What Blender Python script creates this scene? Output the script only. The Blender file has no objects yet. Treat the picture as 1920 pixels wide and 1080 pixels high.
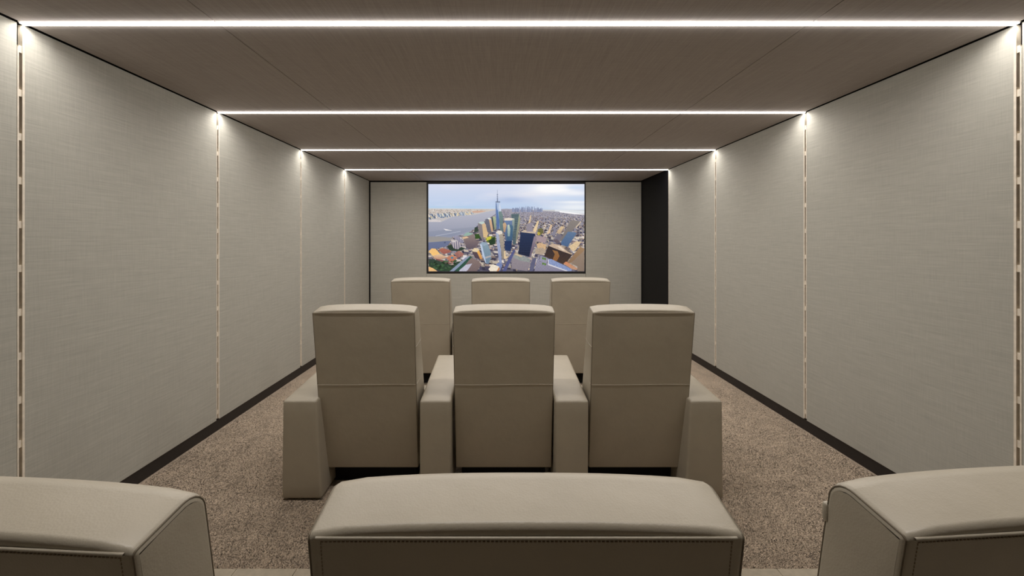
import bpy, bmesh, math, random
import numpy as np
from mathutils import Vector, Matrix

random.seed(7)
rng = np.random.default_rng(7)
scn = bpy.context.scene
col = scn.collection

# ------------------------------------------------------------------ camera
F_PX = 765.0
CAM_Z = 1.478
cam_d = bpy.data.cameras.new('camera')
cam_d.sensor_fit = 'HORIZONTAL'
cam_d.sensor_width = 36.0
cam_d.lens = F_PX / 1920.0 * 36.0
cam_d.shift_x = 22.0 / 1920.0
cam_d.shift_y = -90.0 / 1920.0
cam_d.clip_start = 0.05
cam = bpy.data.objects.new('camera', cam_d)
cam.location = (0, 0, CAM_Z)
cam.rotation_euler = (math.pi / 2, 0, 0)
col.objects.link(cam)
scn.camera = cam

# ------------------------------------------------------------------ world, exposure
w = bpy.data.worlds.new('world')
scn.world = w
w.use_nodes = True
w.node_tree.nodes['Background'].inputs[0].default_value = (0, 0, 0, 1)
w.node_tree.nodes['Background'].inputs[1].default_value = 0.0
scn.view_settings.view_transform = 'Standard'
scn.view_settings.look = 'None'
scn.view_settings.exposure = 0.0
scn.view_settings.gamma = 1.0
scn.view_settings.use_curve_mapping = False
scn.cycles.max_bounces = 10
scn.cycles.diffuse_bounces = 6
scn.cycles.sample_clamp_indirect = 4.0
scn.cycles.sample_clamp_direct = 6.0
scn.cycles.caustics_reflective = False
scn.cycles.caustics_refractive = False

LIGHT_WATTS = 22.0                         # of each linear ceiling light
LIGHT_SPREAD = 166.0                       # degrees, the lens throws most of it down
BACK_LIGHT, BACK_SPREAD = 0.215, 56.0        # the one over the back row is dimmer and narrower
DIFFUSER_GLOW = 7.0
LIGHT_COLOUR = (1.0, 0.95, 0.90)

# ------------------------------------------------------------------ room dimensions (metres)
XL, XR = -2.185, 2.359                     # faces of the side wall panels
YB, YF = 6.811, -1.60                      # screen wall, wall behind the viewer
H = 2.466
STRIPS = [0.565, 1.860, 3.157, 4.473, 5.727]
JOINT = 0.030
BASE_H = 0.087
CARPET_EDGE = 1.826
SEAM_L, SEAM_R = -1.29, 1.415

# ------------------------------------------------------------------ helpers
def srgb(r, g, b):
    def f(c):
        c /= 255.0
        return c / 12.92 if c <= 0.04045 else ((c + 0.055) / 1.055) ** 2.4
    return (f(r), f(g), f(b), 1.0)

def new_mat(name):
    m = bpy.data.materials.new(name)
    m.use_nodes = True
    nt = m.node_tree
    return m, nt, nt.nodes['Principled BSDF']

def link(nt, a, b):
    nt.links.new(a, b)

def coords(nt, scale):
    tc = nt.nodes.new('ShaderNodeTexCoord')
    mp = nt.nodes.new('ShaderNodeMapping')
    mp.inputs['Scale'].default_value = scale
    link(nt, tc.outputs['Object'], mp.inputs['Vector'])
    return mp.outputs['Vector']

def noise(nt, vec, scale, detail=2.0, rough=0.5):
    n = nt.nodes.new('ShaderNodeTexNoise')
    n.inputs['Scale'].default_value = scale
    n.inputs['Detail'].default_value = detail
    n.inputs['Roughness'].default_value = rough
    if vec is not None:
        link(nt, vec, n.inputs['Vector'])
    return n.outputs['Fac']

def math_node(nt, op, a, b):
    n = nt.nodes.new('ShaderNodeMath')
    n.operation = op
    for i, v in enumerate((a, b)):
        if isinstance(v, (int, float)):
            n.inputs[i].default_value = v
        else:
            link(nt, v, n.inputs[i])
    return n.outputs[0]

def ramp(nt, fac, stops):
    r = nt.nodes.new('ShaderNodeValToRGB')
    e = r.color_ramp.elements
    e[0].position, e[0].color = stops[0]
    e[1].position, e[1].color = stops[-1]
    for p, c in stops[1:-1]:
        k = e.new(p)
        k.color = c
    link(nt, fac, r.inputs['Fac'])
    return r.outputs['Color']

def bump(nt, bsdf, h, strength, dist):
    b = nt.nodes.new('ShaderNodeBump')
    b.inputs['Strength'].default_value = strength
    b.inputs['Distance'].default_value = dist
    link(nt, h, b.inputs['Height'])
    link(nt, b.outputs['Normal'], bsdf.inputs['Normal'])

def scaled(c, k):
    return (c[0] * k, c[1] * k, c[2] * k, 1.0)

def fabric(name, base, along, across):
    """woven linen: slubs run along one axis, a fainter set across it"""
    m, nt, b = new_mat(name)
    s1 = [220.0] * 3; s1[along] = 7.0
    s2 = [220.0] * 3; s2[across] = 9.0
    n1 = noise(nt, coords(nt, s1), 1.0, 2.0, 0.6)
    n2 = noise(nt, coords(nt, s2), 1.0, 2.0, 0.6)
    s3 = [70.0] * 3; s3[along] = 2.5
    n3 = noise(nt, coords(nt, s3), 1.0, 2.0, 0.6)
    mix = math_node(nt, 'ADD', math_node(nt, 'MULTIPLY', n1, 0.45), math_node(nt, 'MULTIPLY', n2, 0.3))
    mix = math_node(nt, 'ADD', mix, math_node(nt, 'MULTIPLY', n3, 0.25))
    c = ramp(nt, mix, [(0.34, scaled(base, 0.88)), (0.66, scaled(base, 1.12))])
    link(nt, c, b.inputs['Base Color'])
    b.inputs['Roughness'].default_value = 0.9
    b.inputs['Specular IOR Level'].default_value = 0.15
    bump(nt, b, mix, 0.25, 0.002)
    return m

def leather(name, base):
    m, nt, b = new_mat(name)
    v = coords(nt, (1, 1, 1))
    vo = nt.nodes.new('ShaderNodeTexVoronoi')
    vo.feature = 'F1'
    vo.inputs['Scale'].default_value = 330.0
    link(nt, v, vo.inputs['Vector'])
    big = noise(nt, v, 9.0, 3.0, 0.55)
    mid = noise(nt, v, 60.0, 3.0, 0.6)
    c = ramp(nt, noise(nt, v, 5.0, 3.0, 0.6), [(0.3, scaled(base, 0.94)), (0.7, scaled(base, 1.05))])
    link(nt, c, b.inputs['Base Color'])
    b.inputs['Roughness'].default_value = 0.42
    b.inputs['Specular IOR Level'].default_value = 0.55
    hgt = math_node(nt, 'ADD', math_node(nt, 'MULTIPLY', vo.outputs['Distance'], 0.05),
                    math_node(nt, 'ADD', math_node(nt, 'MULTIPLY', big, 0.9), math_node(nt, 'MULTIPLY', mid, 0.06)))
    bump(nt, b, hgt, 0.5, 0.006)
    return m

def plain(name, base, rough, spec=0.5, metallic=0.0, grain=0.0):
    m, nt, b = new_mat(name)
    v = coords(nt, (1, 1, 1))
    n = noise(nt, v, 40.0, 3.0)
    c = ramp(nt, n, [(0.3, scaled(base, 0.9)), (0.7, scaled(base, 1.1))])
    link(nt, c, b.inputs['Base Color'])
    b.inputs['Roughness'].default_value = rough
    b.inputs['Specular IOR Level'].default_value = spec
    b.inputs['Metallic'].default_value = metallic
    if grain:
        bump(nt, b, noise(nt, v, 300.0, 2.0), grain, 0.001)
    return m

WALL_C = srgb(176, 174, 165)
M_wall_side = fabric('linen_side_walls', WALL_C, 1, 2)
M_wall_back = fabric('linen_screen_wall', WALL_C, 0, 2)
M_ceil = fabric('linen_ceiling', srgb(164, 157, 153), 1, 0)
M_wall_front = fabric('linen_rear_wall', srgb(165, 157, 149), 0, 2)
M_void = plain('black_backing', srgb(22, 20, 20), 0.9, 0.1)
M_base = plain('dark_baseboard', srgb(48, 43, 40), 0.55, 0.3)
M_black = plain('black_lacquer', srgb(7, 6, 10), 0.45, 0.15)
M_bezel = plain('black_bezel', srgb(34, 33, 34), 0.5, 0.3)
M_standard = plain('painted_standard', srgb(232, 222, 206), 0.5, 0.4)
M_leather = leather('cream_leather', srgb(169, 160, 143))
M_piping_shade = plain('shaded_leather_piping', srgb(112, 102, 86), 0.5, 0.3)  # darker than the leather: the seam groove's shade is put into this colour
M_stitch = plain('stitch_thread', srgb(140, 128, 110), 0.8, 0.1)
M_plinth = plain('dark_seat_frame', srgb(24, 23, 24), 0.7, 0.2)
M_plank = plain('pale_floor_boards', srgb(182, 170, 150), 0.5, 0.3)

def make_carpet(name='taupe_carpet', tufts=False):
    m, nt, b = new_mat(name)
    v = coords(nt, (1, 1, 1))
    patch = noise(nt, coords(nt, (1.6, 1.0, 1)), 6.0, 3.0, 0.6)
    fine = noise(nt, coords(nt, (1.0, 0.55, 1.0)), 120.0, 4.0, 0.75)
    mix = math_node(nt, 'ADD', math_node(nt, 'MULTIPLY', patch, 0.36), math_node(nt, 'MULTIPLY', fine, 0.64))
    base = scaled(srgb(188, 169, 148), 1.6 if tufts else 1.0)  # tuft colour lightened to make up for shade between the blades
    c = ramp(nt, mix, [(0.34, scaled(base, 0.62)), (0.5, scaled(base, 0.98)), (0.66, scaled(base, 1.22))])
    link(nt, c, b.inputs['Base Color'])
    b.inputs['Roughness'].default_value = 1.0
    b.inputs['Specular IOR Level'].default_value = 0.05
    b.inputs['Sheen Weight'].default_value = 0.15
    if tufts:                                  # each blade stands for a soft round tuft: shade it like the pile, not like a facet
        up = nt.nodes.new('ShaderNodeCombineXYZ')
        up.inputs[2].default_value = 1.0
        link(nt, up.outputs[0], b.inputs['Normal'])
    else:
        bump(nt, b, math_node(nt, 'ADD', fine, noise(nt, v, 60.0, 2.0, 0.6)), 0.8, 0.012)
    return m
M_carpet = make_carpet()
M_tuft = make_carpet('taupe_carpet_tufts', True)

def emitter(name, colour, strength):
    m = bpy.data.materials.new(name)
    m.use_nodes = True
    nt = m.node_tree
    nt.nodes.clear()
    o = nt.nodes.new('ShaderNodeOutputMaterial')
    e = nt.nodes.new('ShaderNodeEmission')
    e.inputs['Color'].default_value = (*colour, 1)
    e.inputs['Strength'].default_value = strength
    nt.links.new(e.outputs[0], o.inputs['Surface'])
    return m
M_light = emitter('lit_diffuser', LIGHT_COLOUR, DIFFUSER_GLOW)
M_light_edge = emitter('lit_diffuser_edge', LIGHT_COLOUR, DIFFUSER_GLOW * 6.2)

# ------------------------------------------------------------------ mesh helpers
class MB:
    """collects shapes for ONE mesh object"""
    def __init__(self):
        self.v, self.f = [], []
    def add(self, verts, faces):
        o = len(self.v)
        self.v += [tuple(p) for p in verts]
        self.f += [tuple(i + o for i in f) for f in faces]
        return self
    def box(self, x0, x1, y0, y1, z0, z1):
        vs = [(x, y, z) for x in (x0, x1) for y in (y0, y1) for z in (z0, z1)]
        fs = [(0, 1, 3, 2), (4, 6, 7, 5), (0, 4, 5, 1), (2, 3, 7, 6), (0, 2, 6, 4), (1, 5, 7, 3)]
        return self.add(vs, fs)
    def tube(self, path, r, n=6, closed=False):
        P = [Vector(p) for p in path]
        k = len(P)
        vs, fs = [], []
        for i, p in enumerate(P):
            a = P[(i - 1) % k] if (closed or i > 0) else P[i]
            b = P[(i + 1) % k] if (closed or i < k - 1) else P[i]
            t = (b - a).normalized()
            ref = Vector((1, 0, 0)) if abs(t.x) < 0.9 else Vector((0, 0, 1))
            u = t.cross(ref).normalized()
            s = t.cross(u)
            for j in range(n):
                q = 2 * math.pi * j / n
                vs.append(p + u * (r * math.cos(q)) + s * (r * math.sin(q)))
        for i in range(k if closed else k - 1):
            for j in range(n):
                a, b = i * n + j, i * n + (j + 1) % n
                c, d = ((i + 1) % k) * n + (j + 1) % n, ((i + 1) % k) * n + j
                fs.append((a, b, c, d))
        return self.add(vs, fs)
    def build(self, name, mat, parent=None, smooth=False, bevel=0.0):
        me = bpy.data.meshes.new(name)
        me.from_pydata(self.v, [], self.f)
        bm = bmesh.new()
        bm.from_mesh(me)
        bmesh.ops.remove_doubles(bm, verts=bm.verts, dist=1e-6)
        bmesh.ops.recalc_face_normals(bm, faces=bm.faces)
        if bevel:
            bmesh.ops.bevel(bm, geom=list(bm.edges), offset=bevel, segments=2, profile=0.5, affect='EDGES')
        for f in bm.faces:
            f.smooth = smooth
        bm.to_mesh(me)
        bm.free()
        me.materials.append(mat)
        o = bpy.data.objects.new(name, me)
        col.objects.link(o)
        if parent:
            o.parent = parent
        return o

def soft_block(size, r, warp=None, seg=3, inner=8):
    """rounded block with an inner grid; warp(u, v, w, p) -> point, u v w in -1..1"""
    hx, hy, hz = (s / 2 for s in size)
    def params(h):
        edge = [-h + r * (1 - math.cos(math.pi / 2 * i / seg)) for i in range(seg)]
        mid = list(np.linspace(-h + r, h - r, inner + 1))
        return edge + mid + [-e for e in reversed(edge)]
    T = [params(hx), params(hy), params(hz)]
    hs = (hx, hy, hz)
    vs, fs, idx = [], [], {}
    def vert(p):
        q = [max(-(h - r), min(h - r, c)) for c, h in zip(p, hs)]
        d = Vector([a - b for a, b in zip(p, q)])
        if d.length > 1e-9:
            d = d.normalized() * r
        p2 = Vector(q) + d
        key = tuple(round(c, 6) for c in p2)
        if key not in idx:
            idx[key] = len(vs)
            u = [c / h for c, h in zip(p2, hs)]
            vs.append(warp(u[0], u[1], u[2], p2) if warp else p2)
        return idx[key]
    for ax in range(3):
        a, b = (ax + 1) % 3, (ax + 2) % 3
        for s in (-1, 1):
            for i in range(len(T[a]) - 1):
                for j in range(len(T[b]) - 1):
                    q = []
                    for (ii, jj) in ((i, j), (i + 1, j), (i + 1, j + 1), (i, j + 1)):
                        p = [0, 0, 0]
                        p[ax] = s * hs[ax]; p[a] = T[a][ii]; p[b] = T[b][jj]
                        q.append(vert(p))
                    if len(set(q)) == 4:
                        fs.append(tuple(q))
    return MB().add(vs, fs)

def tag(o, label=None, cat=None, group=None, kind=None):
    if label: o['label'] = label
    if cat: o['category'] = cat
    if group: o['group'] = group
    if kind: o['kind'] = kind
    return o

def empty(name, loc, rz=0.0):
    o = bpy.data.objects.new(name, None)
    o.empty_display_size = 0.1
    o.location = loc
    o.rotation_euler = (0, 0, rz)
    col.objects.link(o)
    return o

def copy_tree(o, parent=None):
    c = o.copy()
    col.objects.link(c)
    if parent is not None:
        c.parent = parent
    for ch in list(o.children):
        copy_tree(ch, c)
    return c

# ------------------------------------------------------------------ the room
GAP = 0.012                                   # shadow gap round the ceiling
def panel_spans():
    ys = [YF] + STRIPS + [YB]
    out = []
    for i in range(len(ys) - 1):
        a = ys[i] + (JOINT / 2 if i > 0 else 0.0)
        b = ys[i + 1] - (JOINT / 2 if i < len(ys) - 2 else 0.0)
        out.append((a, b))
    return out
SPANS = panel_spans()

def side_wall(name, X, sgn):
    """sgn = +1 for the left wall (its face looks to +x), -1 for the right"""
    def bx(mb, d0, d1, y0, y1, z0, z1):       # d: depth measured into the wall
        xs = sorted((X - sgn * d0, X - sgn * d1))
        return mb.box(xs[0], xs[1], y0, y1, z0, z1)
    wl = bx(MB(), 0.026, 0.14, YF - 0.1, YB + 0.14, -0.05, H + 0.12).build(name, M_void)
    tag(wl, kind='structure')
    for i, (a, b) in enumerate(SPANS):
        last = i == len(SPANS) - 1
        if last and sgn < 0:
            p = bx(MB(), 0.004, 0.026, a - 0.012, b - 0.016, 0.004, H - 0.002).build('black_panel', M_black, wl, bevel=0.0015)
            p['label'] = 'plain black full-height panel beside the screen wall'
            bx(MB(), -0.001, 0.026, b - 0.014, b - 0.006, 0.004, H - 0.004).build('corner_bead', M_bezel, wl)
        else:
            e = b - (0.016 if last else 0.0)
            bx(MB(), 0.0, 0.026, a, e, BASE_H, H - 0.004).build('fabric_panel', M_wall_side, wl, bevel=0.002)
    # slotted standards standing in the joints between the panels
    for y in STRIPS:
        if sgn < 0 and y == STRIPS[-1]:
            bx(MB(), -0.001, 0.02, y - 0.014, y - 0.007, BASE_H, H - 0.006).build('edge_bead', M_standard, wl)
            continue
        m = MB()
        z0, z1 = BASE_H + 0.045, H - 0.11
        flange = 0.0065
        bx(m, 0.000, 0.020, y - 0.014, y - 0.014 + flange, z0 - 0.03, z1)
        bx(m, -0.0015, 0.020, y + 0.014 - flange * 1.5, y + 0.014, z0 - 0.035, H - 0.006)
        z = z0
        while z < z1:
            bx(m, 0.002, 0.018, y - 0.008, y + 0.005, z, min(z + 0.032, z1 + 0.02))
            z += 0.2
        s = m.build('slotted_standard', M_standard, wl)
        s['label'] = 'beige slotted metal standard in the joint'
    return wl

wall_left = side_wall('wall_left', XL, +1)
wall_right = side_wall('wall_right', XR, -1)

def board(name, X, sgn):
    xs = sorted((X - sgn * 0.008, X - sgn * 0.03))
    y1 = YB if sgn > 0 else STRIPS[-1] - 0.03
    o = MB().box(xs[0], xs[1], YF, y1, 0.0, BASE_H - 0.003).build(name, M_base)
    return tag(o, kind='structure')
board('baseboard_left', XL, +1)
board('baseboard_right', XR, -1)

# screen wall
SX0, SX1, SZ0, SZ1 = -1.228, 1.425, 0.920, 2.452     # opening for the screen
wb = MB().box(XL - 0.03, XR + 0.03, YB + 0.026, YB + 0.14, -0.05, H + 0.12).build('wall_back', M_void)
tag(wb, kind='structure')
MB().box(XL + 0.018, SX0 - 0.003, YB, YB + 0.026, BASE_H, H - 0.022).build('fabric_panel', M_wall_back, wb, bevel=0.002)
MB().box(SX1 + 0.003, XR - 0.006, YB, YB + 0.026, BASE_H, H - 0.022).build('fabric_panel', M_wall_back, wb, bevel=0.002)
MB().box(SX0, SX1, YB, YB + 0.026, BASE_H, SZ0 - 0.004).build('fabric_panel', M_wall_back, wb, bevel=0.002)
tag(MB().box(XL + 0.02, XR - 0.02, YB + 0.01, YB + 0.024, 0, BASE_H - 0.003).build('baseboard_back', M_base), kind='structure')
wf = MB().box(XL - 0.03, XR + 0.03, YF - 0.12, YF - 0.004, -0.05, H + 0.12).build('wall_front', M_wall_front)
tag(wf, kind='structure')

# ceiling: linen panels in three lengths per bay, dark void above
ce = MB().box(XL - 0.05, XR + 0.05, YF - 0.1, YB + 0.1, H + 0.03, H + 0.12).build('ceiling', M_void)
tag(ce, kind='structure')
for (a, b) in SPANS:
    for (x0, x1) in ((XL + GAP, SEAM_L - 0.002), (SEAM_L + 0.002, SEAM_R - 0.002), (SEAM_R + 0.002, XR - GAP)):
        yb = b - (0.004 if b > YB - 0.1 else 0.0)
        MB().box(x0, x1, a, yb, H, H + 0.03).build('ceiling_panel', M_ceil, ce, bevel=0.0015)

# floor: carpet in front, pale boards under the back row
fl = MB().box(XL - 0.05, XR + 0.05, YF - 0.1, YB + 0.1, -0.08, -0.012).build('floor', M_void)
tag(fl, kind='structure')
def carpet_sheet():
    nx, ny = 120, 130
    xs = np.linspace(XL - 0.008, XR + 0.008, nx)
    ys = np.linspace(CARPET_EDGE, YB + 0.01, ny)
    vs = [(x, y, 0.0) for y in ys for x in xs]
    fs = [(j * nx + i, j * nx + i + 1, (j + 1) * nx + i + 1, (j + 1) * nx + i) for j in range(ny - 1) for i in range(nx - 1)]
    m = MB().add(vs, fs)
    n = len(m.v)
    b0 = [(xs[0], ys[0], -0.012), (xs[-1], ys[0], -0.012)]
    m.v += b0
    m.f.append((n, n + 1) + tuple(range(nx - 1, -1, -1)))
    return m.build('carpet', M_carpet, fl)
carpet = carpet_sheet()
def carpet_pile():
    """short tufts on the carpet nearest the viewer, one mesh of small leaning blades"""
    r = np.random.default_rng(3)
    n = 230000
    y = CARPET_EDGE + 0.002 + 2.9 * r.beta(0.95, 2.3, n)
    x = XL + 0.012 + (XR - XL - 0.024) * r.random(n)
    a = r.random(n) * 2 * np.pi
    wd = 0.0022 + 0.0016 * r.random(n)
    h = 0.003 + 0.004 * r.random(n)
    lx, ly = r.normal(0.0015, 0.003, n), r.normal(-0.001, 0.003, n)
    co = np.zeros((n, 3, 3), np.float32)
    co[:, 0] = np.stack([x - wd * np.cos(a), y - wd * np.sin(a), np.full(n, -0.001)], 1)
    co[:, 1] = np.stack([x + wd * np.cos(a), y + wd * np.sin(a), np.full(n, -0.001)], 1)
    co[:, 2] = np.stack([x + lx, y + ly, h], 1)
    me = bpy.data.meshes.new('carpet_pile')
    me.vertices.add(n * 3)
    me.vertices.foreach_set('co', co.ravel())
    me.loops.add(n * 3)
    me.loops.foreach_set('vertex_index', np.arange(n * 3, dtype=np.int32))
    me.polygons.add(n)
    me.polygons.foreach_set('loop_start', np.arange(0, n * 3, 3, dtype=np.int32))
    me.update(calc_edges=True)
    me.materials.append(M_tuft)
    o = bpy.data.objects.new('carpet_pile', me)
    col.objects.link(o)
    o.parent = fl
    return tag(o, kind='stuff')
carpet_pile()
PW = 0.268
x = -0.909 - 5 * PW
while x < XR:
    a, b = max(x, XL - 0.008), min(x + PW, XR + 0.008)
    if b - a > 0.01:
        MB().box(a + 0.0008, b - 0.0008, YF, CARPET_EDGE - 0.003, -0.012, 0.010).build('floor_board', M_plank, fl, bevel=0.0015)
    x += PW

# ------------------------------------------------------------------ linear ceiling lights
light_labels = [
    'white linear ceiling light above the back row of seats',
    'white linear ceiling light nearest the top edge of the picture, widest of all',
    'white linear ceiling light above the middle row of seats, second from the top',
    'white linear ceiling light ahead of the middle row, third from the top',
    'white linear ceiling light closest to the screen wall, shortest of all',
]
for y, lab in zip(STRIPS, light_labels):
    t = empty('linear_light', ((XL + XR) / 2, y, H))
    tag(t, lab, 'light', 'linear ceiling lights')
    hw = (XR - XL) / 2 - 0.002
    MB().box(-hw, hw, -0.0149, 0.0149, 0.0, 0.028).build('channel', M_standard, t)
    d = MB().box(-hw + 0.004, hw - 0.004, -0.0118, 0.0118, -0.006, -0.0002).build('diffuser', M_light, t)
    d.data.materials.append(M_light_edge)                       # the bare edges of the diffuser glow along the ceiling
    for p in d.data.polygons:
        p.material_index = 1 if abs(p.normal.y) > 0.5 and y > 1 else 0
    ld = bpy.data.lights.new('lamp', 'AREA')
    ld.shape = 'RECTANGLE'
    ld.size, ld.size_y = 2 * hw - 0.01, 0.023
    ld.spread = math.radians(BACK_SPREAD if y < 1 else LIGHT_SPREAD)
    ld.color = LIGHT_COLOUR
    ld.energy = LIGHT_WATTS * (BACK_LIGHT if y < 1 else 1.0)
    lo = bpy.data.objects.new('lamp', ld)
    lo.location = (0, 0, -0.0065)
    lo.parent = t
    col.objects.link(lo)

# ------------------------------------------------------------------ screen with its picture
def paint_screen():
    """the aerial city view shown on the screen, drawn polygon by polygon (it is a flat picture)"""
    r = np.random.default_rng(11)
    W, Hh = 1104, 620
    X0, Y0, X1, Y1 = 73.0, 82.0, 1735.0, 1014.0
    sx, sy = W / (X1 - X0), Hh / (Y1 - Y0)
    yy, xx = np.mgrid[0:Hh, 0:W]
    PX, PY = X0 + (xx + 0.5) / sx, Y0 + (yy + 0.5) / sy
    img = np.zeros((Hh, W, 3))
    def val_noise(fx, fy, octaves=4):
        out = np.zeros((Hh, W)); amp = 1.0; tot = 0
        for o in range(octaves):
            nx, ny = int(fx * 2 ** o) + 2, int(fy * 2 ** o) + 2
            g = r.random((ny + 1, nx + 1))
            u = (PX - X0) / (X1 - X0) * (nx - 1); v = (PY - Y0) / (Y1 - Y0) * (ny - 1)
            i, j = u.astype(int), v.astype(int)
            a, b = u - i, v - j
            a = a * a * (3 - 2 * a); b = b * b * (3 - 2 * b)
            out += amp * ((g[j, i] * (1 - a) + g[j, i + 1] * a) * (1 - b) + (g[j + 1, i] * (1 - a) + g[j + 1, i + 1] * a) * b)
            tot += amp; amp *= 0.55
        return out / tot
    def C(*c): return np.array(c, float)
    def blob(cx, cy, rx, ry):
        return np.exp(-(((PX - cx) / rx) ** 2 + ((PY - cy) / ry) ** 2))
    def mixin(m, c):
        img[:] = img * (1 - m[..., None]) + C(*c) * m[..., None]
    # sky
    t = np.clip((PY - 82) / 260, 0, 1)[..., None]
    img[:] = C(212, 217, 236) * (1 - t) + C(188, 207, 234) * t
    n1, n2 = val_noise(3, 7), val_noise(7, 16)
    mixin(np.clip((n1 * 0.6 + n2 * 0.4 - 0.42) * 3.0, 0, 1) * 0.55, (226, 226, 238))
    mixin(np.clip(blob(1380, 130, 260, 70) * 1.3 * (0.65 + 0.6 * n2), 0, 1), (253, 252, 252))
    mixin(np.clip(blob(1120, 185, 200, 40) * (0.4 + n2), 0, 1) * 0.6, (236, 234, 240))
    mixin(np.clip(blob(960, 250, 180, 32), 0, 1) * 0.75, (172, 190, 224))
    mixin(np.clip(blob(1640, 118, 110, 22), 0, 1) * 0.8, (205, 222, 244))
    mixin(np.clip(blob(1500, 232, 240, 20), 0, 1) * 0.7, (204, 220, 241))
    mixin(np.clip(blob(1640, 180, 160, 26), 0, 1) * 0.7, (250, 250, 252))
    mixin(np.clip(blob(1620, 275, 180, 14), 0, 1) * 0.8, (248, 249, 250))
    mixin(np.clip(blob(1640, 330, 240, 40), 0, 1) * 0.8, (244, 246, 247))
    mixin(np.clip(blob(300, 328, 420, 12), 0, 1) * 0.6, (172, 205, 230))
    # land beyond, water, land
    land = np.clip((PY - 336 - 0.012 * (PX - 73)) / 8, 0, 1)
    img[:] = img * (1 - land[..., None]) + C(205, 205, 205) * land[..., None]
    def mask(pts):
        P = np.array(pts, float)
        a0 = max(0, int((P[:, 0].min() - X0) * sx) - 1); a1 = min(W, int((P[:, 0].max() - X0) * sx) + 2)
        b0 = max(0, int((P[:, 1].min() - Y0) * sy) - 1); b1 = min(Hh, int((P[:, 1].max() - Y0) * sy) + 2)
        if a1 <= a0 or b1 <= b0:
            return None
        px, py = PX[b0:b1, a0:a1], PY[b0:b1, a0:a1]
        m = np.zeros(px.shape, bool)
        n = len(P)
        for i in range(n):
            (xa, ya), (xb, yb) = P[i], P[(i + 1) % n]
            if ya == yb:
                continue
            c = ((ya > py) != (yb > py)) & (px < (xb - xa) * (py - ya) / (yb - ya) + xa)
            m ^= c
        return m, slice(b0, b1), slice(a0, a1), px, py
    def poly(pts, c, c2=None, jitter=5.0, lines=None):
        """c2: colour at the lower end; lines = (p0, p1, count, duty, colour): facade lines along p0-p1"""
        k = mask(pts)
        if k is None:
            return
        m, b, a, px, py = k
        if not m.any():
            return
        colr = np.broadcast_to(C(*c), px.shape + (3,)).copy()
        if c2 is not None:
            ys = np.array(pts)[:, 1]
            tt = np.clip((py - ys.min()) / max(1e-6, ys.max() - ys.min()), 0, 1)[..., None]
            colr = colr * (1 - tt) + C(*c2) * tt
        if lines:
            for (p0, p1, cnt, duty, lc) in lines:
                d = C(*p1) - C(*p0); L2 = (d ** 2).sum()
                u = ((px - p0[0]) * d[0] + (py - p0[1]) * d[1]) / L2 * cnt
                s = (u - np.floor(u)) < duty
                colr[s] = C(*lc)
        colr += r.normal(0, jitter, px.shape)[..., None]
        sub = img[b, a]
        sub[m] = colr[m]
    # city carpet of small buildings
    NAD = C(880, 1750)
    def block(x, y, s, h, roof, lit, dark):
        d = C(x, y) - NAD; d /= np.hypot(*d)
        up = d * h
        a = C(x - s * 0.5, y); bq = C(x + s * 0.5, y + s * 0.08); c_ = C(x + s * 0.35, y - s * 0.42); e = C(x - s * 0.6, y - s * 0.45)
        if x > 880:
            side = [bq, c_, c_ + up, bq + up]
        else:
            side = [a, e, e + up, a + up]
        poly([a, bq, bq + up, a + up], dark, jitter=7)
        poly(side, lit, jitter=7)
        poly([a + up, bq + up, c_ + up, e + up], roof, jitter=7)
    ground = [(790, 352), (905, 345), (1735, 392), (1735, 1014), (73, 1014), (73, 790), (270, 740), (330, 640), (470, 620), (560, 560), (600, 520), (740, 430)]
    poly(ground, (164, 160, 172), (98, 94, 106), 8)
    items = []
    for _ in range(4600):
        y = 352 + (r.random() ** 1.7) * 660
        x = 73 + r.random() * 1662
        items.append((y, x))
    items.sort()
    gp = np.array(ground, float)
    def inside(x, y):
        m = False
        for i in range(len(gp)):
            (xa, ya), (xb, yb) = gp[i], gp[(i + 1) % len(gp)]
            if (ya > y) != (yb > y) and x < (xb - xa) * (y - ya) / (yb - ya) + xa:
                m = not m
        return m
    roofs = [(188, 178, 172), (200, 186, 170), (150, 142, 148), (212, 202, 192), (172, 150, 140), (128, 124, 136)]
    for (y, x) in items:
        if not inside(x, y) or y < 360 + max(0, (x - 905)) * 0.045:
            continue
        k = (y - 350) / 660
        s = 6 + 44 * k * (0.5 + r.random() * 0.8)
        h = s * (0.3 + 1.0 * r.random() ** 2)
        hz = np.clip(1 - k * 4.0, 0, 1)
        fog = C(176, 174, 192)
        q = C(*roofs[r.integers(len(roofs))])
        sh = 0.72 + 0.4 * r.random()
        lit = C(214, 188, 154) * sh if r.random() < 0.6 else C(110, 104, 120) * sh; dark = C(80, 76, 96) * sh
        f = lambda c: tuple(c * (1 - hz * 0.62) + fog * hz * 0.62)
        block(x, y, s, h, f(q * sh), f(lit), f(dark))
    # midtown in the haze
    for _ in range(90):
        x = 960 + r.random() * 330; g = np.exp(-((x - 1130) / 130) ** 2)
        h = 8 + 26 * r.random() * (0.4 + g)
        poly([(x, 380), (x + 6, 380), (x + 6, 358 + 0.01 * (x - 900) - h), (x, 358 + 0.01 * (x - 900) - h)], tuple(C(140, 148, 176) + r.normal(0, 12)), jitter=3)
    for x, h in ((985, 45), (1130, 52), (1165, 46), (1230, 52)):
        poly([(x, 372), (x + 3, 372), (x + 1.5, 372 - h)], (132, 140, 168), jitter=2)
    poly([(1420, 352), (1735, 368), (1735, 400), (1420, 372)], (226, 230, 234), jitter=4)
    poly([(1470, 372), (1560, 380), (1640, 392), (1735, 404), (1735, 410), (1640, 404), (1540, 392), (1470, 384)], (252, 250, 250), jitter=2)
    # far bank
    poly([(73, 352), (560, 348), (790, 350), (790, 356), (700, 376), (560, 408), (330, 425), (210, 486), (73, 486)], (204, 196, 188), (192, 188, 190), 10)
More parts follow.
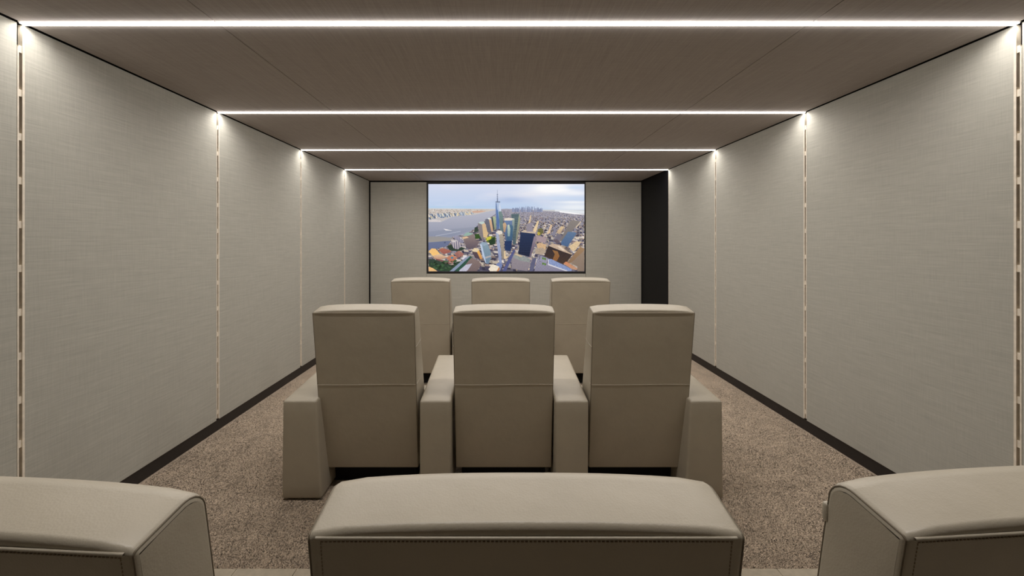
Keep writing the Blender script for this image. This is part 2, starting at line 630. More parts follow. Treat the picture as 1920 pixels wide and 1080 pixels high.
    for _ in range(420):
        x = 73 + r.random() * 640; t_ = (x - 73) / 640
        y = 352 + (1 - t_) * 60 * r.random() + 12 * r.random()
        s = 4 + 6 * (1 - t_)
        poly([(x, y), (x + s, y), (x + s, y - s * 0.7), (x, y - s * 0.7)], tuple(C(196, 182, 172) + r.normal(0, 22)), jitter=4)
    for _ in range(95):
        x = 78 + r.random() * 470; t_ = (x - 73) / 470
        y = 462 - 50 * t_ - 30 * r.random() * (1 - t_ * 0.6); h = 18 + 24 * r.random() * (1 - t_ * 0.5); s = 12 - 4 * t_; lean = -h * 0.45 * (1 - t_ * 0.5)
        q = [(236, 226, 214), (150, 166, 192), (206, 212, 216), (120, 134, 162), (238, 222, 190)][r.integers(5)]
        poly([(x, y), (x + s, y), (x + s + lean, y - h), (x + lean, y - h)], q, jitter=9)
        poly([(x + s, y), (x + s * 1.7, y - 3), (x + s * 1.7 + lean, y - h - 3), (x + s + lean, y - h)], tuple(C(*q) * 0.72), jitter=9)
    poly([(73, 462), (150, 462), (212, 474), (200, 486), (73, 484)], (214, 206, 206), jitter=14)
    poly([(540, 372), (640, 366), (690, 374), (600, 388), (540, 386)], (206, 168, 148), jitter=12)
    # river
    poly([(73, 486), (210, 486), (330, 428), (560, 410), (700, 377), (790, 357), (790, 400), (740, 432), (600, 520), (560, 560), (470, 620), (330, 640), (270, 742), (73, 790)], (186, 186, 198), (128, 134, 156), 2.5)
    poly([(73, 590), (330, 560), (570, 540), (540, 572), (330, 640), (73, 640)], (152, 156, 172), (140, 146, 166), 2.5)
    poly([(73, 642), (180, 640), (330, 655), (300, 690), (73, 702)], (150, 148, 150), (158, 152, 146), 2.5)
    poly([(73, 706), (250, 690), (320, 690), (270, 745), (73, 790)], (112, 120, 148), (104, 112, 144), 2.5)
    poly([(232, 558), (262, 564), (330, 578), (258, 576)], (240, 234, 232), jitter=2)
    poly([(150, 632), (300, 605), (410, 582), (418, 590), (300, 612), (150, 640)], (172, 176, 192), jitter=2)
    poly([(240, 700), (258, 698), (258, 712), (238, 714)], (84, 92, 116), jitter=2)
    # shore green and plazas
    poly([(566, 545), (600, 540), (608, 590), (560, 600)], (60, 72, 64), jitter=14)
    poly([(565, 618), (610, 612), (640, 660), (575, 668)], (58, 84, 44), jitter=16)
    poly([(270, 745), (330, 720), (470, 770), (400, 800), (300, 790)], (52, 66, 56), jitter=14)
    poly([(680, 660), (745, 640), (790, 650), (786, 720), (700, 705)], (92, 110, 52), jitter=22)
    poly([(690, 650), (745, 636), (740, 668), (690, 690)], (196, 190, 70), jitter=22)
    poly([(715, 690), (780, 640), (786, 720), (730, 735)], (48, 66, 46), jitter=14)
    # financial-centre blocks on the shore
    poly([(600, 500), (640, 484), (676, 500), (706, 600), (700, 650), (645, 680), (612, 620)], (132, 124, 128), (120, 112, 116), 9, [((600, 500), (600, 680), 16, 0.3, (150, 140, 138))])
    poly([(640, 486), (676, 498), (710, 610), (694, 660), (660, 650)], (214, 184, 150), (226, 196, 140), 10, [((640, 490), (640, 660), 16, 0.3, (190, 160, 130))])
    poly([(606, 498), (622, 484), (664, 482), (676, 498), (640, 512)], (190, 206, 200), jitter=8)
    poly([(676, 462), (710, 446), (740, 455), (764, 580), (738, 604), (700, 590)], (106, 108, 122), (92, 90, 104), 8, [((676, 460), (676, 600), 14, 0.3, (124, 124, 132))])
    poly([(716, 452), (742, 458), (766, 580), (744, 594)], (216, 178, 142), (196, 158, 126), 9)
    poly([(700, 448), (724, 440), (744, 456), (718, 462)], (220, 226, 224), jitter=6)
    poly([(750, 436), (778, 424), (792, 440), (796, 560), (764, 580)], (176, 186, 150), (130, 140, 120), 9)
    poly([(744, 440), (758, 434), (776, 560), (764, 585)], (70, 78, 84), jitter=8)
    # tall tower with mast
    poly([(790, 280), (834, 280), (848, 330), (852, 560), (800, 560), (788, 330)], (180, 198, 226), (150, 168, 196), 5)
    poly([(790, 284), (800, 284), (812, 420), (830, 560), (800, 570), (790, 380)], (118, 138, 178), (92, 112, 150), 5)
    poly([(800, 360), (812, 355), (828, 480), (828, 540), (808, 530)], (92, 122, 174), (86, 110, 160), 6)
    poly([(834, 282), (846, 330), (850, 400), (838, 400), (822, 330)], (206, 216, 234), jitter=4)
    poly([(788, 268), (838, 268), (838, 278), (788, 278)], (88, 98, 122), jitter=6)
    poly([(803, 270), (815, 270), (811, 220), (807, 220)], (120, 128, 150), jitter=6)
    poly([(805, 225), (812, 225), (808, 140), (806, 140)], (142, 150, 172), jitter=8)
    for y_ in (192, 214, 232, 250):
        poly([(802, y_), (815, y_), (815, y_ + 5), (802, y_ + 5)], (108, 118, 144), jitter=4)
    poly([(820, 376), (848, 372), (868, 420), (872, 590), (840, 600), (828, 480)], (140, 162, 150), (104, 124, 124), 9, [((820, 400), (872, 400), 7, 0.35, (84, 104, 116))])
    # towers to the right of it
    poly([(955, 402), (1040, 396), (1052, 470), (1030, 620), (1000, 730), (975, 730), (960, 560)], (92, 112, 118), (62, 80, 92), 8, [((955, 400), (1050, 400), 14, 0.3, (142, 154, 150)), ((960, 400), (960, 730), 26, 0.3, (52, 68, 82))])
    poly([(1040, 396), (1052, 470), (1030, 620), (1002, 730), (1010, 600)], (164, 168, 142), (130, 128, 112), 8)
    poly([(884, 470), (970, 462), (975, 560), (950, 700), (900, 700), (880, 600)], (110, 130, 166), (82, 98, 128), 8)
    poly([(880, 450), (930, 440), (992, 452), (975, 470), (884, 472)], (226, 214, 198), jitter=10)
    poly([(965, 462), (992, 454), (986, 560), (965, 650)], (156, 168, 160), (96, 110, 116), 8)
    poly([(866, 505), (892, 490), (906, 520), (890, 600), (874, 590)], (206, 174, 138), (170, 140, 116), 10)
    poly([(912, 530), (940, 512), (975, 530), (970, 640), (950, 790), (910, 770), (905, 640)], (92, 124, 144), (48, 70, 106), 8, [((905, 520), (905, 790), 30, 0.4, (70, 98, 128))])
    poly([(914, 520), (934, 512), (946, 560), (940, 640), (918, 640)], (196, 208, 190), (140, 158, 156), 8)
    poly([(884, 690), (965, 690), (950, 800), (890, 790)], (44, 60, 96), jitter=10)
    # grey centre blocks
    poly([(440, 640), (500, 596), (555, 612), (580, 690), (610, 700), (590, 760), (500, 780), (460, 720)], (150, 134, 128), (104, 92, 98), 6, [((440, 640), (440, 780), 14, 0.3, (134, 116, 114))])
    poly([(440, 640), (470, 604), (500, 596), (556, 612), (505, 632)], (150, 178, 166), jitter=6)
    poly([(430, 650), (480, 640), (505, 655), (450, 668)], (220, 186, 150), jitter=8)
    poly([(455, 690), (530, 680), (600, 688), (612, 710), (560, 770), (500, 782)], (128, 112, 112), (96, 86, 96), 6)
    poly([(330, 640), (380, 630), (450, 690), (440, 716), (400, 710)], (144, 142, 164), (104, 100, 120), 7, [((330, 640), (420, 640), 8, 0.35, (178, 174, 190))])
    poly([(308, 706), (350, 684), (400, 690), (426, 745), (390, 780), (345, 770)], (142, 136, 152), (112, 106, 124), 6, [((308, 700), (426, 690), 5, 0.3, (220, 208, 206))])
    poly([(318, 700), (345, 682), (385, 682), (352, 704)], (206, 198, 200), jitter=12)
    # brick waterfront, park
    poly([(76, 800), (110, 768), (150, 772), (200, 830), (150, 850), (118, 846)], (240, 192, 126), (246, 196, 120), 12)
    poly([(118, 848), (200, 826), (250, 850), (270, 868), (190, 890), (140, 876)], (226, 196, 160), (186, 140, 116), 14)
    poly([(180, 786), (220, 764), (300, 786), (320, 806), (240, 830), (210, 812)], (178, 112, 92), (150, 92, 86), 12)
    poly([(262, 866), (330, 834), (384, 872), (320, 928), (290, 900)], (206, 144, 112), (164, 100, 88), 14)
    poly([(308, 862), (330, 856), (344, 872), (320, 880)], (78, 132, 156), jitter=6)
    poly([(352, 820), (400, 792), (450, 826), (440, 850), (380, 870)], (156, 104, 96), (120, 80, 84), 8, [((352, 830), (450, 830), 8, 0.35, (198, 142, 122))])
    poly([(140, 876), (260, 900), (330, 935), (260, 940), (170, 905)], (122, 82, 82), jitter=12)
    poly([(76, 880), (150, 890), (330, 950), (380, 910), (420, 905), (330, 1012), (200, 1012), (76, 960)], (58, 72, 62), (52, 70, 54), 14)
    for _ in range(60):
        x, y = 90 + r.random() * 280, 900 + r.random() * 100
        s = 8 + 12 * r.random()
        poly([(x - s, y), (x, y - s * 0.7), (x + s, y), (x, y + s * 0.6)], tuple(C(60, 84, 58) * (0.6 + 0.7 * r.random())), jitter=8)
    poly([(76, 962), (120, 978), (170, 1012), (76, 1012)], (232, 186, 128), jitter=12)
    poly([(300, 1012), (430, 900), (500, 850), (525, 850), (440, 930), (345, 1012)], (138, 150, 172), jitter=8)
    poly([(350, 1012), (520, 850), (545, 870), (520, 905), (420, 1000), (400, 1012)], (52, 84, 70), jitter=10)
    poly([(420, 880), (470, 846), (485, 856), (440, 890)], (214, 210, 222), jitter=14)
    poly([(500, 900), (530, 868), (600, 895), (640, 940), (590, 1012), (410, 1012), (440, 980)], (146, 126, 118), (120, 104, 104), 9, [((500, 900), (600, 880), 16, 0.3, (112, 96, 98))])
    poly([(404, 1000), (470, 944), (540, 930), (500, 990), (480, 1012), (400, 1012)], (190, 188, 204), jitter=22)
    # brown block, pale glass tower, slim white tower
    poly([(536, 800), (590, 806), (640, 872), (625, 884), (570, 870)], (104, 86, 90), (88, 74, 82), 6, [((536, 800), (600, 800), 6, 0.3, (66, 56, 70))])
    poly([(590, 806), (610, 784), (640, 850), (645, 880), (625, 884)], (238, 186, 96), (206, 140, 84), 8)
    poly([(536, 794), (560, 764), (604, 766), (612, 786), (590, 808), (546, 802)], (224, 204, 168), jitter=20)
    poly([(622, 722), (660, 700), (705, 716), (735, 800), (742, 870), (712, 936), (682, 926), (650, 850)], (150, 170, 184), (112, 132, 158), 8, [((622, 720), (735, 720), 12, 0.3, (108, 132, 140))])
    poly([(622, 722), (640, 716), (672, 850), (690, 930), (682, 926), (648, 840)], (186, 200, 222), jitter=6)
    poly([(622, 722), (645, 700), (690, 702), (708, 722), (668, 740)], (150, 168, 184), jitter=18)
    poly([(676, 860), (738, 842), (742, 858), (682, 878)], (178, 172, 172), jitter=8)
    poly([(790, 600), (818, 588), (832, 700), (848, 800), (856, 930), (828, 926), (812, 800)], (198, 204, 222), (150, 164, 202), 6, [((790, 600), (818, 600), 3, 0.35, (110, 116, 146))])
    poly([(818, 590), (858, 584), (878, 700), (884, 870), (860, 890), (846, 780)], (202, 190, 170), (150, 140, 126), 9, [((818, 600), (818, 890), 34, 0.35, (120, 112, 108))])
    poly([(792, 598), (815, 576), (852, 580), (862, 610), (828, 622)], (226, 216, 204), jitter=18)
    poly([(876, 800), (892, 790), (898, 850), (930, 856), (900, 880), (878, 880)], (222, 196, 160), jitter=12)
    poly([(800, 930), (830, 920), (862, 940), (840, 1000), (830, 1012), (800, 1000)], (118, 132, 176), jitter=8)
    # dark slab
    poly([(1058, 590), (1212, 612), (1200, 700), (1150, 858), (1030, 830), (1042, 730)], (46, 58, 88), (36, 36, 50), 5, [((1058, 590), (1212, 610), 22, 0.2, (38, 48, 74)), ((1050, 590), (1050, 860), 24, 0.25, (54, 66, 96))])
    poly([(1064, 588), (1096, 570), (1212, 590), (1214, 612), (1062, 596)], (196, 178, 160), jitter=24)
    poly([(1198, 640), (1224, 640), (1210, 740), (1160, 860), (1146, 858)], (150, 134, 142), (100, 90, 108), 16)
    # right-hand towers
    poly([(1120, 560), (1160, 412), (1170, 420), (1150, 580)], (214, 190, 158), jitter=12)
    poly([(1120, 510), (1180, 486), (1184, 590), (1120, 590)], (148, 140, 150), jitter=8)
    poly([(1186, 580), (1238, 468), (1250, 480), (1220, 600)], (226, 200, 160), jitter=14)
    poly([(1240, 560), (1284, 552), (1300, 600), (1262, 630), (1236, 622)], (110, 106, 70), jitter=24)
    poly([(1236, 590), (1266, 600), (1258, 630), (1234, 626)], (180, 164, 70), jitter=24)
    poly([(1232, 632), (1334, 652), (1320, 712), (1220, 690)], (166, 146, 150), jitter=8)
    poly([(1336, 612), (1376, 512), (1394, 520), (1366, 600), (1352, 616)], (220, 190, 156), jitter=12)
    poly([(1434, 600), (1490, 528), (1520, 540), (1470, 620)], (222, 194, 152), (180, 158, 136), 10)
    poly([(1380, 620), (1420, 556), (1446, 566), (1416, 640)], (136, 132, 146), jitter=10)
    poly([(1470, 690), (1580, 478), (1610, 466), (1690, 478), (1560, 640), (1520, 690)], (146, 138, 132), (116, 110, 110), 6, [((1610, 466), (1690, 478), 9, 0.35, (128, 120, 116))])
    poly([(1640, 540), (1696, 478), (1700, 488), (1650, 552)], (206, 188, 166), jitter=8)
    poly([(1486, 700), (1560, 590), (1640, 596), (1650, 610), (1556, 752), (1490, 730)], (112, 132, 158), (72, 98, 136), 8, [((1486, 700), (1600, 760), 12, 0.4, (86, 108, 140))])
    poly([(1400, 690), (1450, 610), (1500, 630), (1450, 720)], (120, 114, 126), jitter=10)
    poly([(1400, 680), (1440, 670), (1480, 700), (1440, 720)], (104, 92, 100), jitter=10)
    # rooftops, dark block with gold front
    poly([(1225, 720), (1260, 706), (1330, 730), (1320, 800), (1240, 790)], (206, 172, 134), jitter=28)
    poly([(1216, 770), (1290, 760), (1330, 800), (1290, 840), (1210, 820)], (176, 158, 140), jitter=30)
    poly([(1350, 742), (1420, 760), (1606, 832), (1540, 930), (1500, 944), (1305, 850)], (62, 54, 56), (84, 64, 52), 6, [((1350, 742), (1305, 850), 8, 0.2, (44, 38, 44))])
    poly([(1392, 784), (1450, 800), (1470, 850), (1440, 905), (1390, 900), (1420, 830)], (150, 110, 72), (140, 94, 58), 12)
    poly([(1350, 740), (1400, 716), (1480, 736), (1606, 820), (1604, 836), (1500, 800)], (196, 172, 150), jitter=22)
    poly([(1440, 742), (1480, 745), (1530, 790), (1500, 790)], (226, 206, 184), jitter=8)
    poly([(1516, 768), (1562, 760), (1602, 826), (1560, 806)], (120, 108, 104), jitter=20)
    poly([(1566, 750), (1650, 690), (1700, 700), (1640, 790), (1610, 800)], (216, 190, 152), jitter=30)
    poly([(1540, 930), (1690, 750), (1733, 770), (1733, 790), (1600, 920), (1560, 930)], (160, 130, 98), (140, 112, 90), 7)
    poly([(1592, 930), (1733, 790), (1733, 1012), (1660, 1012), (1660, 960)], (188, 168, 144), (150, 136, 124), 6, [((1592, 930), (1733, 1000), 16, 0.4, (120, 100, 88)), ((1600, 930), (1733, 800), 22, 0.35, (130, 110, 96))])
    # bottom right blocks
    poly([(960, 870), (990, 830), (1160, 890), (1150, 960), (1130, 1012), (960, 985)], (172, 162, 164), (150, 140, 146), 8, [((960, 900), (1150, 930), 22, 0.35, (118, 110, 122)), ((960, 870), (960, 1012), 9, 0.25, (132, 124, 132))])
    poly([(972, 860), (1000, 822), (1090, 850), (1160, 880), (1150, 918), (1050, 900)], (146, 150, 148), jitter=24)
    poly([(985, 832), (1010, 822), (1080, 850), (1060, 862)], (196, 178, 150), jitter=18)
    poly([(1200, 1012), (1232, 870), (1256, 842), (1640, 1012)], (176, 172, 188), (150, 146, 166), 7, [((1230, 880), (1560, 1040), 26, 0.4, (112, 108, 128))])
    poly([(1250, 858), (1262, 838), (1350, 872), (1660, 1000), (1600, 1010), (1400, 940), (1250, 906)], (110, 106, 120), jitter=22)
    poly([(1268, 846), (1350, 876), (1330, 930), (1252, 900)], (150, 148, 168), jitter=16)
    for (x_, y_) in ((1286, 862), (1308, 868), (1286, 918), (1308, 924)):
        poly([(x_, y_), (x_ + 16, y_ + 4), (x_ + 16, y_ + 26), (x_, y_ + 22)], (88, 128, 44), jitter=16)
    poly([(1350, 884), (1380, 880), (1600, 990), (1600, 1008), (1560, 1012), (1348, 940)], (136, 150, 190), jitter=30)
    poly([(1346, 890), (1356, 880), (1356, 934), (1560, 1008), (1540, 1012), (1346, 946)], (214, 212, 218), jitter=10)
    poly([(1510, 930), (1540, 908), (1664, 984), (1650, 1000), (1600, 990)], (206, 134, 96), (190, 150, 124), 14)
    # streets in shade, small roof bottom centre
    poly([(930, 870), (980, 780), (1000, 790), (970, 860), (900, 1012), (860, 1012)], (88, 92, 134), jitter=10)
    poly([(1160, 930), (1200, 870), (1225, 870), (1190, 1012), (1150, 1012)], (98, 98, 124), jitter=10)
    poly([(712, 990), (758, 936), (830, 964), (800, 1012), (730, 1012)], (236, 222, 202), jitter=28)
    poly([(800, 1012), (826, 966), (836, 990), (820, 1012)], (196, 138, 92), jitter=10)
    # slight softening, then a faint haze
    k = np.pad(img, ((1, 1), (1, 1), (0, 0)), mode='edge')
    img = (k[1:-1, 1:-1] * 4 + k[:-2, 1:-1] + k[2:, 1:-1] + k[1:-1, :-2] + k[1:-1, 2:]) / 8
    return np.clip(img / 255.0, 0, 1)

def make_screen():
    pic = paint_screen()
    h_, w_ = pic.shape[:2]
    im = bpy.data.images.new('screen_picture', w_, h_)
    px = np.ones((h_, w_, 4), np.float32)
    px[..., :3] = pic[::-1]
    im.pixels.foreach_set(px.ravel())
    im.update()
    im.pack()
    m = bpy.data.materials.new('lit_screen')
    m.use_nodes = True
    nt = m.node_tree
    nt.nodes.clear()
    o = nt.nodes.new('ShaderNodeOutputMaterial')
    e = nt.nodes.new('ShaderNodeEmission')
    ti = nt.nodes.new('ShaderNodeTexImage')
    ti.image = im
    ti.extension = 'EXTEND'
    uv = nt.nodes.new('ShaderNodeUVMap')
    link(nt, uv.outputs[0], ti.inputs['Vector'])
    link(nt, ti.outputs['Color'], e.inputs['Color'])
    e.inputs['Strength'].default_value = 1.0
    link(nt, e.outputs[0], o.inputs['Surface'])
    t = empty('screen', ((SX0 + SX1) / 2, YB, SZ0))
    tag(t, 'large black-framed screen showing an aerial view of a city by a river', 'screen')
    hw, hh = (SX1 - SX0) / 2, SZ1 - SZ0
    xa, xb = -1.202 - (SX0 + SX1) / 2, 1.407 - (SX0 + SX1) / 2
    za, zb = 0.953 - SZ0, 2.413 - SZ0
    f = MB()
    f.box(-hw, hw, 0.002, 0.026, zb, hh).box(-hw, hw, 0.002, 0.026, 0, za)
    f.box(-hw, xa, 0.002, 0.026, za, zb).box(xb, hw, 0.002, 0.026, za, zb)
    f.build('frame', M_bezel, t)
    me = bpy.data.meshes.new('display')
    me.from_pydata([(xa, 0.010, za), (xb, 0.010, za), (xb, 0.010, zb), (xa, 0.010, zb)], [], [(0, 1, 2, 3)])
    ul = me.uv_layers.new(name='UVMap')
    for i, c in enumerate(((0, 0), (1, 0), (1, 1), (0, 1))):
        ul.data[i].uv = c
    me.materials.append(m)
    d = bpy.data.objects.new('display', me)
    col.objects.link(d)
    d.parent = t
make_screen()


# ------------------------------------------------------------------ seats
BW = 0.576                                    # width of a backrest
def rounded_profile(pts, rads, step=0.03, arc=7):
    """closed polygon (y, z) with rounded corners -> points and outward normals"""
    n = len(pts)
    P, N = [], []
    area = sum(pts[i][0] * pts[(i + 1) % n][1] - pts[(i + 1) % n][0] * pts[i][1] for i in range(n))
    corners = []
    for i in range(n):
        a, b, c = (Vector(pts[(i + k) % n]) for k in (-1, 0, 1))
        u, v = (a - b).normalized(), (c - b).normalized()
        ang = u.angle(v)
        t = rads[i] / math.tan(ang / 2)
        ctr = b + (u + v).normalized() * (rads[i] / math.sin(ang / 2))
        corners.append((b + u * t, b + v * t, ctr, rads[i]))
    for i in range(n):
        s, e, ctr, r = corners[i]
        d0, d1 = (s - ctr).normalized(), (e - ctr).normalized()
        for k in range(arc + 1):
            d = d0.lerp(d1, k / arc).normalized()
            P.append(ctr + d * r); N.append(d)
        nx = corners[(i + 1) % n][0]
        L = (nx - e).length
        m = max(1, int(L / step))
        t = (nx - e).normalized()
        nn = Vector((t.y, -t.x)) * (1 if area > 0 else -1)
        for k in range(1, m):
            P.append(e.lerp(nx, k / m)); N.append(nn)
    return P, N

# counter-clockwise seen from +x: rear bottom, front bottom, front knee, front top, rear top
PROFILE = [(0.0, 0.127), (0.14, 0.127), (0.225, 0.42), (-0.012, 1.098), (-0.130, 1.075)]
RADII = [0.010, 0.03, 0.05, 0.038, 0.0085]
PP, PN = rounded_profile(PROFILE, RADII)
# the back row is upright in front: its backrests do not deepen so fast
PROFILE_BACK = [(0.0, 0.127), (0.06, 0.127), (0.085, 0.42), (-0.014, 1.098), (-0.130, 1.075)]
PP_BACK, PN_BACK = rounded_profile(PROFILE_BACK, RADII)

def taper(z):                                 # the backrest narrows a little towards the floor
    k = max(0.0, min(1.0, (z - 0.127) / 0.94))
    return 0.983 + 0.017 * k

def crown(s, y, z):
    """soft padding: the top swells in the middle of the width"""
    k = max(0.0, (z - 0.98) / 0.11)
    return k * (0.012 * (1 - abs(s) ** 2.5) - 0.007 * max(0.0, (abs(s) - 0.90) / 0.10) ** 2)

def backrest_mesh(PP=PP, PN=PN):
    r = 0.008
    hw = BW / 2
    xs, ins = [], []
    for i in range(5):
        q = math.pi / 2 * i / 5
        xs.append(-hw + r * (1 - math.sin(q))); ins.append(r * (1 - math.cos(q)))
    # order from the outside in
    order = sorted(zip(xs, ins))
    left = []
    for i in range(6):
        q = math.pi / 2 * i / 5
        left.append((-hw + r * (1 - math.cos(q)), r * (1 - math.sin(q))))
    mid = [(t, 0.0) for t in np.linspace(-hw + r, hw - r, 15)[1:-1]]
    right = [(-a, b) for a, b in reversed(left)]
    st = left + mid + right
    m = MB()
    n = len(PP)
    vs, fs = [], []
    for (sx, d) in st:
        for p, nn in zip(PP, PN):
            q = p - nn * d
            vs.append((sx * taper(q.y), q.x, q.y + crown(sx / hw, q.x, q.y)))
    for i in range(len(st) - 1):
        for j in range(n):
            k = (j + 1) % n
            fs.append((i * n + j, i * n + k, (i + 1) * n + k, (i + 1) * n + j))
    m.add(vs, fs)
    # side panels, slightly padded: a grid between the rear and the front edge
    for end in (0, len(st) - 1):
        ring = [Vector(vs[end * n + j]) for j in range(n)]
        sgn = -1 if end == 0 else 1
        z0, z1 = min(p.z for p in ring), max(p.z for p in ring)
        def span(z):
            hits = []
            for j in range(n):
                a, b = ring[j], ring[(j + 1) % n]
                if (a.z - z) * (b.z - z) <= 0 and a.z != b.z:
                    k = (z - a.z) / (b.z - a.z)
                    hits.append((a.y + (b.y - a.y) * k, a.x + (b.x - a.x) * k))
            return (min(hits), max(hits)) if len(hits) > 1 else (hits[0], hits[0])
        poly = PROFILE_BACK if PP is PP_BACK else PROFILE
        def padding(y, z):                    # grows smoothly away from every edge of the panel
            out = 0.007
            for k in range(len(poly)):
                a, b = Vector(poly[k]), Vector(poly[(k + 1) % len(poly)])
                t_ = (b - a).normalized()
                d = max(0.0, -((y - a.x) * t_.y - (z - a.y) * t_.x) - 0.006)
                out *= d / (d + 0.022)
            return out
        levels = [z0 + 1e-5 + (z1 - z0 - 2e-5) * (1 - (1 - q / 34) ** 1.7) for q in range(35)]
        cols = 12
        base = len(m.v)
        for z in levels:
            (ya, xa), (yb, xb) = span(z)
            for q in range(cols + 1):
                tt = q / cols
                bulge = padding(ya + (yb - ya) * tt, z)
                m.v.append((xa + (xb - xa) * tt + sgn * bulge, ya + (yb - ya) * tt, z))
        for a in range(len(levels) - 1):
            for q in range(cols):
                k = base + a * (cols + 1) + q
                m.f.append((k, k + 1, k + cols + 2, k + cols + 1))
    return m

def profile_path(x_frac, lift, zmin=0.2, PP=PP, PN=PN):
    hw = BW / 2
    out = []
    n = len(PP)
    # start at the front-bottom, run up the front, over the top, and down the rear
    pts = [(p, nn) for p, nn in zip(PP, PN)]
    i0 = max(range(n), key=lambda i: pts[i][0].x)
    for k in range(n):
        p, nn = pts[(i0 + k) % n]
        if p.y < zmin and k > 5:
            break
        q = p + nn * lift
        out.append((x_frac * hw * taper(q.y), q.x, q.y + crown(x_frac, q.x, q.y)))
    return out

def rear_y(z):
    return -0.130 * (z - 0.127) / (1.075 - 0.127)

def make_seat(name='cinema_seat', fine=False, cushion_front=0.53):
    t = empty(name, (0, 0, 0))
    pr = dict(PP=PP_BACK, PN=PN_BACK) if fine else {}
    bk = backrest_mesh(**pr).build('backrest', M_leather, t, smooth=True)
    for s in (-1, 1):
        MB().tube(profile_path(s * 0.9925, -0.0022, **pr), 0.0015).build('piping', M_piping_shade, bk, smooth=True)
    hw = BW / 2 - 0.012
    # seam across the rear at the top and half way down
    z = 1.0680
    MB().tube([(xx, rear_y(z) - 0.0006, z + 0.012 * 0 ) for xx in np.linspace(-hw, hw, 12)], 0.0022).build('top_seam', M_leather, bk, smooth=True)
    z = 0.645
    k = taper(z)
    MB().tube([(xx * k, rear_y(z) + 0.0002, z + 0.002 * math.sin(xx * 9)) for xx in np.linspace(-hw - 0.008, hw + 0.008, 14)], 0.0024).build('mid_seam', M_leather, bk, smooth=True)
    for s in (-1, 1):
        for za, zb, ya, yb in ((0.868, 0.884, rear_y(0.868) + 0.004, 0.055), (0.648, 0.668, rear_y(0.648) + 0.004, 0.125)):
            if fine:
                yb = min(yb, 0.03)
            MB().tube([(s * (BW / 2 * taper(za) + (0.0002 if q in (0, 6) else 0.0026)), ya + (yb - ya) * q / 6, za + (zb - za) * q / 6) for q in range(7)], 0.0022).build('side_seam', M_leather, bk, smooth=True)
    if fine:
        st = MB()
        z = 1.0622
        for xx in np.arange(-hw + 0.006, hw - 0.006, 0.0056):
            y = rear_y(z)
            st.box(xx, xx + 0.0034, y - 0.0009, y + 0.001, z - 0.0006, z + 0.0006)
        for s in (-1, 1):
            for zz in np.arange(0.75, 1.060, 0.0056):
                y = rear_y(zz)
                xx = s * (hw - 0.006) * taper(zz)
                st.box(xx - 0.0006, xx + 0.0006, y - 0.0009, y + 0.001, zz, zz + 0.0034)
        tag(st.build('stitching', M_stitch, bk), kind='stuff')
    # seat cushion
    y0, y1 = (0.05 if fine else 0.14), cushion_front
    def wc(u, v, ww, p):
        z = 0.335 + p.z + (0.018 * (1 - u * u) * (1 - v * v) if ww > 0 else 0)
        return Vector((p.x, (y0 + y1) / 2 + p.y, z))
    soft_block((0.535, y1 - y0, 0.20), 0.028, wc).build('seat_cushion', M_leather, t, smooth=True)
    MB().box(-0.255, 0.255, 0.09, y1 - 0.05, 0.0, 0.235).build('seat_frame', M_plinth, t, bevel=0.004)
    return t

def make_arm(seat, x_top, x_bot, y_front=0.68, flare=(0.02, 0.02)):
    """x_top / x_bot: (left, right) edges of the rear face, in the seat's own frame"""
    y0, y1, z0 = -0.11, y_front, 0.012
    zr, zf = 0.566, 0.566 + 0.041 * (y1 - y0) / 0.79
    fa, fb = (k * (y1 - y0) / 0.79 for k in flare)
    W = (x_top[1] - x_top[0] + x_bot[1] - x_bot[0]) / 2
    def wp(u, v, ww, p):
        fy = (v + 1) / 2
        fz = (ww + 1) / 2
        fx = (u + 1) / 2
        l = x_bot[0] + (x_top[0] - x_bot[0]) * fz - fa * fy
        r = x_bot[1] + (x_top[1] - x_bot[1]) * fz + fb * fy
        zt = zr + (zf - zr) * fy + 0.008 * (1 - u * u) * (1 - v * v)
        return Vector((l + (r - l) * fx, y0 + (y1 - y0) * fy, z0 + (zt - z0) * fz))
    a = soft_block((W, y1 - y0, 0.56), 0.013, wp).build('armrest', M_leather, seat, smooth=True)
    xl, xr = x_bot[0] + 0.025, x_bot[1] - 0.025
    for yy in (y0 + 0.03, y1 - 0.08):
        MB().box(xl, xr, yy, yy + 0.05, 0.0, 0.014).build('foot', M_plinth, a)
    return a

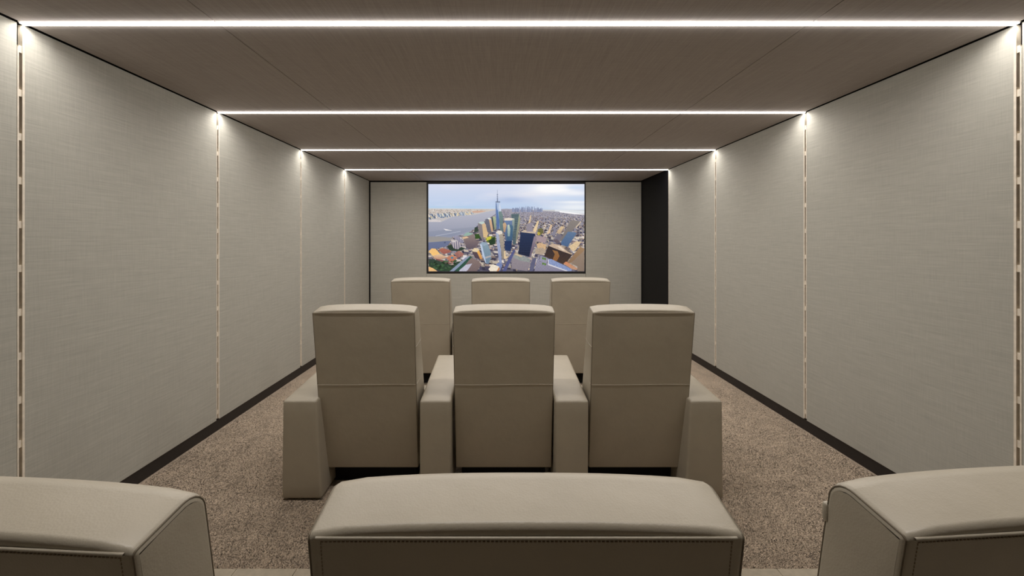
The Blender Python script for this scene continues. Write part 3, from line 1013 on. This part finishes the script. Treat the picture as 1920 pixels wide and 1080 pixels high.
def arms_for(seat, which, y_front=0.68, trim=0.0):
    # edges measured from the middle of each seat
    if which == 'left':
        make_arm(seat, (-0.463, -0.272), (-0.470, -0.243), y_front, (0.024, 0.0))
        make_arm(seat, (0.312, 0.490 - trim), (0.312, 0.484 - trim), y_front, (0.016, 0.0))
    elif which == 'middle':
        make_arm(seat, (0.291, 0.481 - trim), (0.295, 0.478 - trim), y_front, (0.0, 0.012))
    else:
        make_arm(seat, (0.270, 0.452), (0.240, 0.458), y_front, (0.0, 0.024))

# rows: reference depth (rear foot of the backrest), seat centres, floor height, turn
ROW_MID = 2.420
ROW_FRONT = 4.13
ROW_BACK = 0.677
seats = []
L = make_seat(); arms_for(L, 'left')
L.location = (-0.769, ROW_MID, 0)
tag(L, 'cream leather cinema seat at the left end of the middle row', 'seat', 'middle row of seats')
Mi = make_seat(); arms_for(Mi, 'middle')
Mi.location = (0.020, ROW_MID, 0)
tag(Mi, 'cream leather cinema seat in the centre of the middle row', 'seat', 'middle row of seats')
R = make_seat(); arms_for(R, 'right')
R.location = (0.807, ROW_MID, 0)
tag(R, 'cream leather cinema seat at the right end of the middle row', 'seat', 'middle row of seats')
for o, x, lab in ((L, -0.786, 'cream leather cinema seat at the left end of the row nearest the screen'),
                  (Mi, 0.004, 'cream leather cinema seat in the centre of the row nearest the screen'),
                  (R, 0.793, 'cream leather cinema seat at the right end of the row nearest the screen')):
    c = copy_tree(o)
    c.location = (x, ROW_FRONT, 0)
    tag(c, lab, 'seat', 'row of seats nearest the screen')
for kind, x, y, rz, lab in (
        ('left', -0.746, ROW_BACK - 0.012, math.radians(-3.5), 'cream leather seat back cut off by the left corner of the picture, nearest row'),
        ('middle', 0.035, ROW_BACK, 0.0, 'large cream leather seat back at the bottom centre, seen from behind and above'),
        ('right', 0.820, ROW_BACK + 0.018, math.radians(4.2), 'cream leather seat back cut off by the right corner of the picture, nearest row')):
    s = make_seat(fine=True)
    arms_for(s, kind, 0.36, 0.03)
    s.location = (x, y, 0.010)
    s.rotation_euler = (0, 0, rz)
    s.scale.x = 1.025 if kind == 'middle' else 1.0
    tag(s, lab, 'seat', 'back row of seats nearest the viewer')
    if kind == 'right':
        def wt(u, v, ww, p):
            return Vector((-BW / 2 + 0.006 + p.x, -0.004 + p.y, 1.022 + p.z))
        tb = soft_block((0.016, 0.012, 0.032), 0.005, wt, 2, 2).build('leather_tab', M_leather, s, smooth=True)
        tb['label'] = 'small leather tab sticking out beside the backrest'
